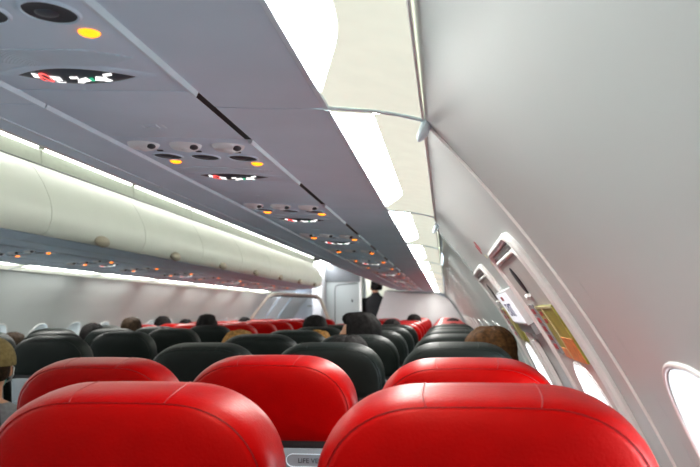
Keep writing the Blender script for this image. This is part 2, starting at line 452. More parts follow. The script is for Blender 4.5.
# ------------------------------------------------------------------ overhead bins, lights, service units (u = distance from the axis)
def X(u, s): return AX+s*u
def prof(pts, s): return [(X(u, s), z) for u, z in pts]
BZ = lambda u: .335-.0655*(u-1.315)      # underside plane
DOOR = [(.540, .402), (.508, .425), (.489, .48), (.488, .53), (.502, .59), (.540, .67), (.590, .745), (.632, .792)]
def bin_module(s, y0, y1, lab, idx):
    g = .0025; a, b = y0+g, y1-g
    t = thing('overhead_bin', lab, 'overhead bin', (X(.9, s), (a+b)/2, BZ(.9)), group='right overhead bins' if s > 0 else 'left overhead bins')
    def B(mb, name, m, par=t, **k): return rel(mb, t).build(name, m, par, loc=(0, 0, 0), **k) if par is t else rel(mb, t).build(name, m, par, **k)
    mb = MB()
    mb.extrude(prof([(.556, .400), (.600, .392), (.654, .378), (.806, BZ(.806)), (.806, BZ(.806)+.03), (.66, .43), (.60, .44)], s), a, b)
    B(mb, 'housing', M['grey'], angle=25)
    mb = MB(); mb.extrude(prof([(.648, .3795), (.654, .3755), (.662, .3755), (.664, .385), (.650, .386)], s), a, b); B(mb, 'trim_strip', M['rail'])
    mb = MB(); mb.extrude(prof(DOOR+[(.66, .775), (.56, .66), (.522, .53), (.54, .45), (.575, .42)], s), a, b); B(mb, 'door', M['cream'], angle=40)
    mb = MB(); mb.extrude(prof([(.60, .44), (.66, .43), (.806, BZ(.806)+.03), (1.44, .40), (1.44, .80), (.66, .80), (.66, .76), (.57, .66), (.535, .53), (.56, .45)], s), a, b); B(mb, 'body_shell', M['cream'], angle=30)
    mb = MB(); mb.extrude(prof([(.800, BZ(.8)), (.803, BZ(.8)-.008), (.808, BZ(.8)-.008), (.811, BZ(.81)), (.811, .40), (.80, .40)], s), a, b); B(mb, 'edge_rail', M['rail'])
    mb = MB(); mb.extrude(prof([(1.1195, BZ(1.1195)), (1.18, .343), (1.306, .3355), (1.306, .36), (1.1195, .37)], s), a, b); B(mb, 'outer_panel', M['grey'], angle=25)
    mb = MB(); yc = (a+b)/2
    pr = []
    mb.ellipsoid((X(.502 if s < 0 else .492, s), yc, .424 if s < 0 else .50), (.024, .085 if s < 0 else .05, .034 if s < 0 else .02), 20, 12); B(mb, 'latch', M['beige'])
    return t
def ords(i): return ORD[i] if i < len(ORD) else 'last'
seamsRt = [1.10+1.17*k for k in range(-2, 10)]
seamsRt = [y for y in seamsRt if y < 12.0]+[12.36]
for i in range(len(seamsRt)-1):
    a, b = seamsRt[i], seamsRt[i+1]
    k = i-1
    lab = 'grey underside of overhead bin behind and above the camera' if k < 0 else 'grey underside of the %s overhead bin above the right-hand seats' % ords(k)
    if k == len(seamsRt)-3: lab = 'grey underside of the farthest right-hand overhead bin against the bulkhead'
    bin_module(1, a, b, lab, i)
seamsLt = [1.02+1.12*k for k in range(-2, 10)]
for i in range(len(seamsLt)-1):
    k = i-2
    lab = 'cream overhead bin outside the view on the left, number %s' % ('one', 'two')[i] if k < 0 else 'cream overhead bin with beige latch, %s from the camera above left-hand seats' % ords(k)
    if i < 2: lab = ('cream left overhead bin behind the camera', 'cream left overhead bin level with the camera')[i]
    if i == len(seamsLt)-2: lab = 'cream overhead bin at the far end of the left row, beside the entry'
    bin_module(-1, seamsLt[i], seamsLt[i+1], lab, i)

# sidewall lights: cream cover with a lens
LP = [(1.308, .3355), (1.318, .3348), (1.387, .3270), (1.431, .3185), (1.454, .312), (1.4665, .3085), (1.471, .3065)]
def lz(u):
    if u <= LP[0][0]: return LP[0][1]
    for (a, za), (b, zb) in zip(LP, LP[1:]):
        if a <= u <= b: return za+(zb-za)*(u-a)/(b-a)
    return LP[-1][1]
def side_light(s, y0, y1, lab, flip=False):
    t = thing('sidewall_light', lab, 'light', (X(1.39, s), (y0+y1)/2, .32), group='right sidewall lights' if s > 0 else 'left sidewall lights')
    L = y1-y0; a, b = y0+.003, y1-.003
    lo, li = 1.387, 1.3165
    ye, yt = y0+.70*L, y0+.925*L
    def ue(y):            # lens outer edge as a function of y
        if y <= ye: return lo
        f = (y-ye)/(yt-ye)
        return lo-(lo-li)*min(1, f)
    ys = [a+.016+(ye-.05-a-.016)*i/4 for i in range(5)]+[ye-.03, ye-.015, ye, ye+.015, ye+.03]+[ye+.03+(yt-ye-.03)*i/6 for i in range(1, 7)]
    # smooth the corner at ye
    def uE(y): return (ue(y-.05)+ue(y-.025)+ue(y)+ue(y+.025)+ue(y+.05))/5 if y < yt-.05 else ue(y)
    mb = MB()
    mb.loft([[(X(li+(uE(y)-li)*j/4, s), y, lz(li+(uE(y)-li)*j/4)+.004) for j in range(5)] for y in ys], 0, False, (False, False))
    rel(mb, t).build('lens', M['lens'], t)
    mb = MB()       # cover: everything outside the lens, with a small lip around it
    us = [u for u, z in LP]
    full = [lo, 1.41, 1.431, 1.443, 1.454, 1.461, 1.4665, 1.471]
    rings = []
    for y in [a]+ys:
        e = uE(y)
        tail = [e+(1.471-e)*((u-lo)/(1.471-lo)) for u in full]
        rings.append([(X(e, s), y, lz(e)+.006), (X(e+.0015, s), y, lz(e)-.0025), (X(e+.004, s), y, lz(e+.004)-.0025)]+[(X(u, s), y, lz(u)) for u in tail[1:]])
    tail = [li+(1.471-li)*((u-lo)/(1.471-lo)) for u in full]
    for y in (yt+.015, (yt+b)/2, b-.012):
        rings.append([(X(li, s), y, lz(li)+.002), (X(li+.002, s), y, lz(li)), (X(li+.004, s), y, lz(li+.004))]+[(X(u, s), y, lz(u)) for u in tail[1:]])
    mb.loft(rings, 0, False, (False, False))
    mb.add([(X(li, s), a, lz(li)), (X(lo, s), a, lz(lo)), (X(lo, s), a+.016, lz(lo)), (X(li, s), a+.016, lz(li))], [(0, 1, 2, 3)])
    # back plate keeps light from leaking upwards
    mb.loft([[(X(u, s), y, lz(u)+.03) for u in (1.306, 1.387, 1.44, 1.474)] for y in (a, b)], 0, False, (False, False))
    mb.loft([[(X(u, s), y, z) for u, z in ((1.474, lz(1.44)+.03), (1.474, .306))] for y in (a, b)], 0, False, (False, False))
    rel(mb, t).build('cover', M['cover'], t, angle=40)
    mb = MB()       # rounded lip across the far end
    pts = [(1.308, .336)]+[(u, lz(u)) for u in (1.34, 1.387, 1.41, 1.431, 1.443, 1.454, 1.461, 1.4665, 1.471)]
    mb.tube([(X(u, s), b-.006, z+.001) for u, z in pts], .0055, 8); rel(mb, t).build('end_lip', M['rail'], t)
    mb = MB(); mb.extrude(prof([(1.468, .3075), (1.469, .3058), (1.472, .3055), (1.4735, .308), (1.473, .312), (1.468, .312)], s), a, b); rel(mb, t).build('edge_moulding', M['white'], t)
    mb = MB(); mb.extrude(prof([(1.306, .336), (1.308, .333), (1.316, .3325), (1.3175, .336), (1.314, .345), (1.308, .345)], s), a, b); rel(mb, t).build('inner_moulding', M['rail'], t)
    return t
for i in range(len(seamsRt)-1):
    k = i-1
    lab = 'sidewall light behind the camera above the window seats' if k < 0 else 'bright sidewall light with cream cover, %s from the camera on the right' % ords(k)
    side_light(1, seamsRt[i], seamsRt[i+1], lab)
for i in range(len(seamsLt)-1):
    k = i-2
    lab = ('bright left sidewall light behind the camera', 'bright left sidewall light level with the camera')[i] if k < 0 else 'bright sidewall light below left bins, %s from the camera on the left' % ords(k)
    side_light(-1, seamsLt[i], seamsLt[i+1], lab)
# teardrop caps where the wall seam meets the light cover
for k, yy in enumerate((1.10, 2.44)):
    mb = MB(); mb.ellipsoid((0, 0, 0), (.009, .017, .028), 16, 12, fn=lambda d: 1-.35*max(0, d.z)**2)
    o = mb.build('seam_cap', M['rail'], loc=(X(1.474, 1), yy, .297+H)); tag(o, ('grey teardrop cap on wall seam by the nearest sidewall light', 'small grey cap on wall seam above the farther exit door')[k], 'cap')
    o.rotation_euler = (math.radians(-12), math.radians(25), 0)

for k, (yy, m) in enumerate(((1.104, 'white'), (2.664, 'stripgrey'))):
    mb = MB(); mb.tube([W(yy, .83+.82*i/30, .001) for i in range(31)], .0035, 6); tag(mb.build('trim_%d' % (k+1), M[m]), kind='structure')
# aisle cove lights above the bins
def cove(s, y0, y1, lab):
    t = thing('cove_light', lab, 'light', (X(.67, s), (y0+y1)/2, .85), group='left cove lights' if s < 0 else 'right cove lights')
    a, b = y0+.002, y1-.002
    mb = MB(); mb.extrude(prof([(.650, .806), (.660, .888), (.668, .888), (.660, .806)], s), a, b); rel(mb, t).build('lamp_cover', M['covepanel'], t)
    mb = MB(); mb.extrude(prof([(.628, .7935), (.652, .8065), (.668, .806), (.66, .79)], s), a, b); rel(mb, t).build('painted_gap_shade', M['dark'], t)  # dark strip standing in for the shade above the bin door
    mb = MB(); mb.extrude(prof([(.660, .889), (.640, .930), (.648, .935), (.668, .892)], s), a+.028, b-.028); rel(mb, t).build('lens', M['cove'], t)
    for yy in (a+.014, b-.014):
        mb = MB(); mb.extrude(prof([(.660, .889), (.640, .930), (.648, .935), (.668, .892)], s), yy-.013, yy+.013)
        rel(mb, t).build('end_cap', M['covepanel'], t)
for i in range(len(seamsLt)-1):
    k = i-2
    cove(-1, seamsLt[i]+.15, seamsLt[i+1]+.15, ('bright cove light strip behind the camera on the left', 'bright cove light strip level with the camera on the left')[i] if k < 0 else 'bright cove light strip above left bins, %s from the camera' % ords(k))
for i in range(len(seamsRt)-1):
    cove(1, seamsRt[i], seamsRt[i+1], 'cove light strip above right-hand bins, %s along the aisle' % ords(i))
# ceiling
mb = MB()
pr = [(-.70, .80), (-.70, .935), (-.655, .945), (-.60, .965), (-.3, .995), (0, 1.005), (.3, .995), (.60, .965), (.655, .945), (.70, .935), (.70, .80)]
mb.loft([[(AX+u, y, z) for u, z in pr] for y in (YS, 11.15)], 0, False, (False, False))
mb.loft([[(AX+u, y, 1.03) for u in (-1.56, 1.56)] for y in (YS, 12.4)], 0, False, (False, False))
tag(mb.build('ceiling', M['white'], angle=40), kind='structure')

# passenger service units
def psu(sign):
    t = thing('passenger_service_unit', 'x', 'service panel', (0, 0, 0))
    w = .1515
    mb = MB(); mb.box((0, -.155, .010), (2*w, .47, .020), 0, .004); mb.build('panel', M['psu'], t)
    mb = MB(); mb.extrude([(w-.001, .0), (w+.002, -.008), (w+.007, -.008), (w+.010, .0), (w+.010, .02), (w-.001, .02)], -.39, .08); mb.build('edge_rail', M['rail'], t)
    def ov(a, b, n=28, p=2.0): return oval(n, a, b, p)
    for k, x in enumerate((-.098, -.003, .092)):
        mb = MB(); o = ov(.034, .027)
        mb.loft([[(x+px*f, -.335+py*f, z) for px, py in o] for f, z in ((1.06, .001), (1.0, -.004), (.9, -.0085), (.75, -.011), (.5, -.012), (.1, -.012))], 0, True, (False, True))
        v = mb.build('air_vent', M['silver'], t)
        mb = MB(); mb.ellipsoid((x+.006, -.338, -.011), (.013, .012, .006), 16, 10); mb.build('nozzle', M['silver'], v)
        mb = MB(); mb.ellipsoid((x+.022, -.345, -.007), (.010, .011, .006), 14, 8); mb.build('valve_knob', M['dark'], v)
    for k, x in enumerate((-.090, .0, .090)):
        mb = MB(); o = ov(.032, .031)
        mb.loft([[(x+px*f, -.220+py*f, z) for px, py in o] for f, z in ((1.16, .001), (1.08, -.003), (1.0, -.003), (.96, -.0005))], 0, True, (False, False))
        r = mb.build('reading_light', M['psu'], t)
        mb = MB(); mb.loft([[(x+px*f, -.220+py*f, z) for px, py in o] for f, z in ((.98, -.0012), (.8, -.0006), (.1, -.0004))], 0, True, (False, True)); mb.build('lamp_recess', M['dark'], r)
        mb = MB(); mb.ellipsoid((x-.006, -.216, 0), (.015, .012, .0035), 16, 8); mb.build('lamp_lens', M['signbase'], r)
        mb = MB(); mb.box((x+.005, -.277, -.001), (.014, .008, .003), 0, .002); mb.build('light_switch', M['dark'], t)
    for x in (-.096, .106):
        mb = MB(); mb.ellipsoid((x, -.158, 0), (.014, .0125, .0055), 18, 8); mb.build('call_light', M['orange'], t)
    # speaker grille: thin lens of fine ridges
    def lensp(a, b, n=20):
        return [(a*(-1+2*i/n), b*(1-(-1+2*i/n)**2)) for i in range(n+1)]+[(a*(1-2*i/n), -b*(1-(1-2*i/n)**2)) for i in range(1, n)]
    mb = MB(); o = [(x, max(y, -.030)) for x, y in lensp(.125, .040)]
    mb.loft([[(x*f, -.072+y*f, z) for x, y in o] for f, z in ((1, .001), (.97, -.002), (.6, -.0025), (.05, -.0025))], 0, True, (False, True)); mb.build('speaker_grille', M['grille'], t)
    o = lensp(.098, .033); o2 = lensp(.132, .046)
    DP = .010
    def dome(f): return -.002-DP*(1-f*f)
    mb = MB(); mb.loft([[(x*f, y*f, z) for x, y in o2] for f, z in ((1, .001), (.96, -.002), (.86, -.0035), (.74, -.0035), (.70, -.001))], 0, True, (False, False)); b = mb.build('sign_bezel', M['psu'], t)
    mb = MB(); mb.loft([[(x*f, y*f, dome(f)) for x, y in o] for f in (1, .95, .88, .8, .7, .6, .5, .4, .3, .2, .1, .02)], 0, True, (False, True)); sp = mb.build('sign_lens', M['signbase'] if sign else M['psu'], t, angle=80)
    if sign:
        def on(x, y, lift):            # a point of the reading side of the dome
            y = -.0085+y*.74
            e = .033*(1-(x/.098)**2); f = max(abs(y)/e if e > 0 else 1, 0)
            a_, b_ = 0., 1.            # dome parameter whose outline passes through (x, y)
            for _ in range(30):
                m_ = (a_+b_)/2
                if abs(x) > .098*m_ or abs(y) > .033*m_*(1-(x/(.098*m_))**2): a_ = m_
                else: b_ = m_
            return (x, y, dome(b_)-lift)
        def q(mb, cx, cy, w, h, ang=0, lift=.0012):
            c, s_ = math.cos(ang), math.sin(ang); n = 4
            g = [(-w/2+w*i/n, -h/2+h*k/n) for i in range(n+1) for k in range(n+1)]
            mb.add([on(cx+x*c-y*s_, cy+x*s_+y*c, lift) for x, y in g], [(i*(n+1)+k, i*(n+1)+k+1, (i+1)*(n+1)+k+1, (i+1)*(n+1)+k) for i in range(n) for k in range(n)])
        mb = MB()
        q(mb, -.058, -.003, .013, .014); q(mb, -.027, -.003, .019, .014); q(mb, -.024, .013, .015, .006, .2)
        ww = mb.build('no_smoking_symbol', M['symwhite'], sp)
        mb = MB(); n = 20
        mb.loft([[on(-.043+a*math.cos(2*PI*i/n), bb*math.sin(2*PI*i/n), .0018) for i in range(n)] for a, bb in ((.0115, .018), (.0078, .0125))], 0, True, (False, False)); q(mb, -.043, 0, .022, .005, .9, .0022); mb.build('red_ring', M['symred'], sp)
        mb = MB()
        for sg in (-1, 1):
            q(mb, .031+sg*.013, .001, .017, .014, sg*.35); q(mb, .031+sg*.021, .009, .010, .012, -sg*.5); q(mb, .031+sg*.026, -.009, .013, .007, 0)
        mb.build('seat_belt_symbol', M['symwhite'], sp)
        mb = MB(); q(mb, .031, -.001, .006, .014, 0, .0018); mb.build('buckle', M['symgreen'], sp)
    return t
def infill(L, lab, loc, rot):
    t = thing('infill_panel', lab, 'panel', loc, rot)
    mb = MB(); mb.box((-.002, 0, .010), (.296, L, .020), 0, .003); mb.build('panel', M['psu'], t)
    mb = MB(); mb.box((.1525, 0, .006), (.0135, L, .010)); mb.build('gap_shade_strip', M['black'], t)  # flush black strip painting the shade of the gap beside the panel
    mb = MB(); mb.tube([(-.03, .05, -.0005), (.0, .05, -.0005), (.0, .07, -.0005), (-.03, .07, -.0005)], .0015, 6, True); mb.box((.012, .06, -.0003), (.004, .02, .002)); mb.build('panel_mark', M['rail'], t)
    return t
US = .959; ZS = BZ(US)
def place(o, s, y):
    o.location = (X(US, s), y, ZS+H); o.rotation_euler = (0, .0654*s, 0)
signsY = [.938, 1.72, 2.586, 3.487, 4.30, 5.09, 5.87, 6.65, 7.43, 8.21, 9.0, 9.8, 10.6, 11.4, 12.18]
lit = [1, 1, 1, 1, 0, 1, 0, 1, 0, 1, 0, 1, 0, 1, 0]
P1, P0 = psu(True), psu(False); used = set()
def get(proto):
    if proto.name in used: return copy_tree(proto)
    used.add(proto.name); return proto
for s, ylist in ((1, [.158]+signsY), (-1, [y-.30 for y in signsY[3:13]])):
    side = 'right' if s > 0 else 'left'
    prev = None
    for i, yy in enumerate(ylist):
        k = i-1 if s > 0 else i
        L = (lit[k] if k >= 0 else 1) if s > 0 else lit[3+i]
        o = get(P1 if L else P0); place(o, s, yy)
        o['group'] = side+' passenger service units'
        if k < 0: o['label'] = 'grey overhead service panel directly above the camera'
        else:
            o['label'] = ('grey overhead service panel with lit signs, %s from the camera on the right' if L else 'grey overhead service panel with unlit sign, %s from the camera on the right') % ords(k) if s > 0 else \
                ('grey service panel under left bins with lit signs, %s from the left edge' if L else 'grey service panel under left bins, sign unlit, %s from the left edge') % ords(k)
        if prev is not None:
            a, b = prev+.082, yy-.392
            f = infill(b-a, 'plain grey panel between the %s and %s %s service panels' % (('overhead' if k == 0 else ords(k-1)), ords(k), side) if k > 0 or s < 0 else 'plain grey panel above the camera before the first sign', (0, 0, 0), (0, 0, 0))
            place(f, s, (a+b)/2); f['group'] = side+' service channel infill panels'
        prev = yy
# plain channel on the left, nearer than anything in view, and at the far end
for s, a, b, lab in ((-1, YS, 3.187-.394, 'plain grey channel panel under the left bins outside the view'), (-1, 10.39, 11.08, 'plain grey channel panel at far end under left bins'), (1, YS, -.235, 'plain grey channel panel behind the camera')):
    f = infill(b-a, lab, (0, 0, 0), (0, 0, 0)); place(f, s, (a+b)/2)

# ------------------------------------------------------------------ floor and end walls
mb = MB(); mb.box((AX, (YS+YE)/2, -H-.05), (4.3, YE-YS, .1)); tag(mb.build('floor', M['carpet'], smooth=False), kind='structure')
mb = MB(); mb.box((AX, YS-.03, -.1), (4.4, .06, 2.6)); tag(mb.build('wall_back', M['offwhite'], smooth=False), kind='structure')
mb = MB(); mb.box((AX, YE+.03, -.1), (4.4, .06, 2.6)); tag(mb.build('wall_front', M['bluewhite'], smooth=False), kind='structure')
mb = MB(); mb.loft([[(AX+u, y, z) for u, z in ((-1.9, .3), (-1.45, .74), (-.7, .93), (.7, .93), (1.45, .74), (1.9, .3))] for y in (11.16, YE)], 0, False, (False, False))
mb.add([(AX+u, 11.155, z) for u, z in ((-1.45, .80), (-.7, .80), (-.7, .94), (0, 1.01), (.7, .94), (.7, .80), (1.45, .80), (1.45, 1.15), (-1.45, 1.15))], [(0, 1, 2, 3, 4, 5, 6, 7, 8)])
tag(mb.build('ceiling_entry', M['offwhite'], smooth=False), kind='structure')
# upper walls closing the crown behind the bins
for s, n in ((1, 'wall_crown_right'), (-1, 'wall_crown_left')):
    mb = MB(); mb.loft([[(X(u, s), y, z) for u, z in ((1.530, .29), (1.530, 1.02), (1.56, 1.02), (1.56, .29))] for y in (YS, 11.16 if s < 0 else 12.4)], 0)
    tag(mb.build(n, M['offwhite'], smooth=False), kind='structure')

# ------------------------------------------------------------------ front of the cabin
# right bulkhead
pts = [(-1.30, -H), (-1.275, -.30), (-1.25, -.12), (-1.09, .34), (-1.06, .372), (-.94, .372), (X(.654, 1), .360), (X(1.11, 1), .335), (X(1.31, 1), .322)]
pts += [(W(0, t, .02).x, W(0, t, .02).z) for t in [.86+(.78)*i/10 for i in range(11)]]+[(W(0, 1.645, .02).x, -H)]
t = thing('bulkhead_partition', 'pale grey bulkhead partition with slanted edge at far end of right-hand seats', 'partition', (-.4, 12.45, -H))
mb = MB(); mb.loft([[(x, y, z) for x, z in pts] for y in (12.43, 12.47)], 0); rel(mb, t).build('panel', M['partgrey'], t, angle=30)
mb = MB(); mb.tube([(x, 12.43, z-.004) for x, z in pts[3:9]], .012, 6); rel(mb, t).build('top_trim', M['stripgrey'], t)
mb = MB(); mb.tube([(x, 12.425, z) for x, z in pts[9:19]], .014, 6); rel(mb, t).build('edge_trim', M['partgrey'], t)
# left glazed partition
t = thing('glazed_partition', 'partition with clear pane and rounded beige frame behind left-hand seats', 'partition', (-2.5, 11.09, -H))
out = [(-3.24, -.25), (-3.20, -.14), (-3.05, .06), (-2.92, .22), (-2.87, .272), (-2.82, .296), (-2.74, .303), (-2.4, .287), (-2.16, .273), (-2.08, .255), (-2.03, .215), (-1.99, .15), (-1.93, .0), (-1.87, -.14), (-1.845, -.25)]
mb = MB(); mb.tube([(x, 11.09, z) for x, z in out], .026, 10); rel(mb, t).build('frame', M['frame'], t)
mb = MB(); mb.tube([(x+(.028 if x < -2.8 else -.028 if x < -2.05 and False else 0), 11.075, z-.034) for x, z in out[4:10]], .012, 8); rel(mb, t).build('seal', M['dark'], t)  # dark tube drawn in as the shadow line under the frame's top edge
mb = MB(); mb.loft([[(x, y, z) for x, z in out] for y in (11.086, 11.094)], 0); rel(mb, t).build('pane', M['glass'], t)
mb = MB(); mb.loft([[(x, y, z) for x, z in ((-3.24, -.25), (-1.845, -.25), (-1.85, -H), (-3.14, -H), (-3.20, -.8))] for y in (11.07, 11.11)], 0); rel(mb, t).build('lower_panel', M['partgrey'], t)
# entry door on the left wall, beyond the partition
t = tag(MB().box((-2.35, YE-.06, -.30), (1.25, .05, 1.9), 0, .02).build('galley_wall_unit', M['bluewhite']), 'white galley unit seen through clear partition pane', 'cabinet')
mb = MB(); mb.box((-2.35, YE-.095, .13), (1.22, .02, .03), 0, .004); mb.build('shelf_edge', M['stripgrey'], t, loc=(0, 0, 0))
mb = MB(); mb.box((-2.12, YE-.095, -.04), (.10, .02, .26), 0, .006); mb.build('latch_plate', M['stripgrey'], t, loc=(0, 0, 0))
mb = MB(); mb.box((-2.12, YE-.108, -.04), (.05, .015, .18), 0, .004); mb.build('latch_handle', M['bluewhite'], t, loc=(0, 0, 0))
mb = MB(); mb.box((-2.35, YE-.095, .34), (1.22, .02, .012), 0, .004); mb.build('upper_edge', M['stripgrey'], t, loc=(0, 0, 0))
ds = [W(0, th, .03, -1) for th in [.80+.85*i/12 for i in range(13)]]
mb = MB(); mb.loft([[(p.x, y, p.z) for p in ds]+[(p.x-.02, y, p.z+.02) for p in ds[::-1]] for y in (12.2, 13.1)], 0)
t = mb.build('door_3', M['white'], angle=40); tag(t, kind='structure')
mb = MB(); pth = [(p.x+.01, 12.2, p.z) for p in ds]+[(p.x+.01, 13.1, p.z) for p in ds[::-1]]; mb.tube(pth, .02, 8, True); mb.build('door_frame', M['rail'], t, loc=(0, 0, 0))
mb = MB(); mb.tube([W(12.65, 1.12, .06, -1)+Vector((0, -.2, 0)), W(12.65, 1.12, .10, -1)+Vector((0, -.15, 0)), W(12.65, 1.12, .10, -1)+Vector((0, .15, 0)), W(12.65, 1.12, .06, -1)+Vector((0, .2, 0))], .015, 8); mb.build('door_handle', M['metal'], t, loc=(0, 0, 0))
# lavatory block with column and doorway post
t = thing('lavatory_block', 'grey lavatory wall with rounded door outline left of the attendant', 'lavatory', (-1.9, 12.9, -H))
mb = MB(); mb.box((-1.87, 12.95, -.22), (.62, .7, 2.1), 0, .01); rel(mb, t).build('body', M['lav'], t)
mb = MB(); mb.box((-1.87, 12.94, .72), (.64, .72, .34), 0, .01); rel(mb, t).build('header', M['lavdark'], t)
dpts = [(-2.02, -1.2), (-2.02, .40), (-2.0, .47), (-1.94, .50), (-1.60, .52)]
mb = MB(); mb.tube([(x, 12.598, z) for x, z in dpts], .008, 6); rel(mb, t).build('door_seal', M['dark'], t)
mb = MB(); mb.box((-1.70, 12.592, .20), (.03, .015, .05), 0, .004); rel(mb, t).build('door_lock', M['dark'], t)
mb = MB(); mb.box((-1.545, 12.62, -.2), (.045, .06, 2.1), 0, .008); tag(mb.build('doorway_post', M['white']), 'white doorway post beside the standing attendant', 'post')
t = thing('entry_column', 'white column with bluish panel behind the last left-hand bin', 'column', (-2.27, 12.5, -H))
mb = MB(); mb.box((-2.28, 12.45, -.18), (.17, .5, 2.16), 0, .01); rel(mb, t).build('body', M['offwhite'], t)
mb = MB(); mb.box((-2.285, 12.192, .42), (.11, .012, .30), 0, .004); rel(mb, t).build('panel', M['bluewhite'], t)
mb = MB(); mb.box((-2.285, 12.184, .42), (.012, .012, .30), 0, .002); mb.box((-2.285, 12.184, .42), (.11, .012, .012), 0, .002); rel(mb, t).build('panel_divider', M['stripgrey'], t)
# galley at the very front, seen past the attendant
t = thing('galley_unit', 'cream galley cupboard with dark shelf behind the standing attendant', 'cabinet', (-1.3, 14.5, -H))
mb = MB(); mb.box((-1.2, 14.55, .45), (.9, .36, .50), 0, .015); rel(mb, t).build('upper_cupboard', M['cream'], t)
mb = MB(); mb.box((-1.2, 14.55, -.72), (.9, .36, 1.08), 0, .015); rel(mb, t).build('counter', M['offwhite'], t)
mb = MB(); mb.box((-1.2, 14.56, .17), (.9, .34, .05), 0, .006); rel(mb, t).build('shelf', M['dark'], t)
mb = MB(); mb.box((-1.2, 14.72, -.0), (.9, .05, .35), 0, .006); rel(mb, t).build('back_panel', M['cream'], t)
# ceiling lamp of the entry area, plus a lamp added to brighten the front
for loc, sz, lab in (((-2.45, 12.1, .88), (.8, .9), 'bright ceiling lamp of the entry area'), ((-1.75, 13.9, .86), (1.3, .6), 'added unseen ceiling lamp brightening the front galley')):
    t = thing('ceiling_lamp', lab, 'light', loc)
    if loc[0] < -2: t.rotation_euler = (0, -.27, 0); t.location.z = .80+H
    mb = MB(); mb.box((0, 0, 0), (sz[0]+.04, sz[1]+.04, .02), 0, .004); mb.build('housing', M['white'], t)
    mb = MB(); mb.box((0, 0, -.012), (sz[0], sz[1], .010), 0, .003); mb.build('diffuser', M['ceilamp'] if loc[0] < -2 else M['addedlamp'], t)

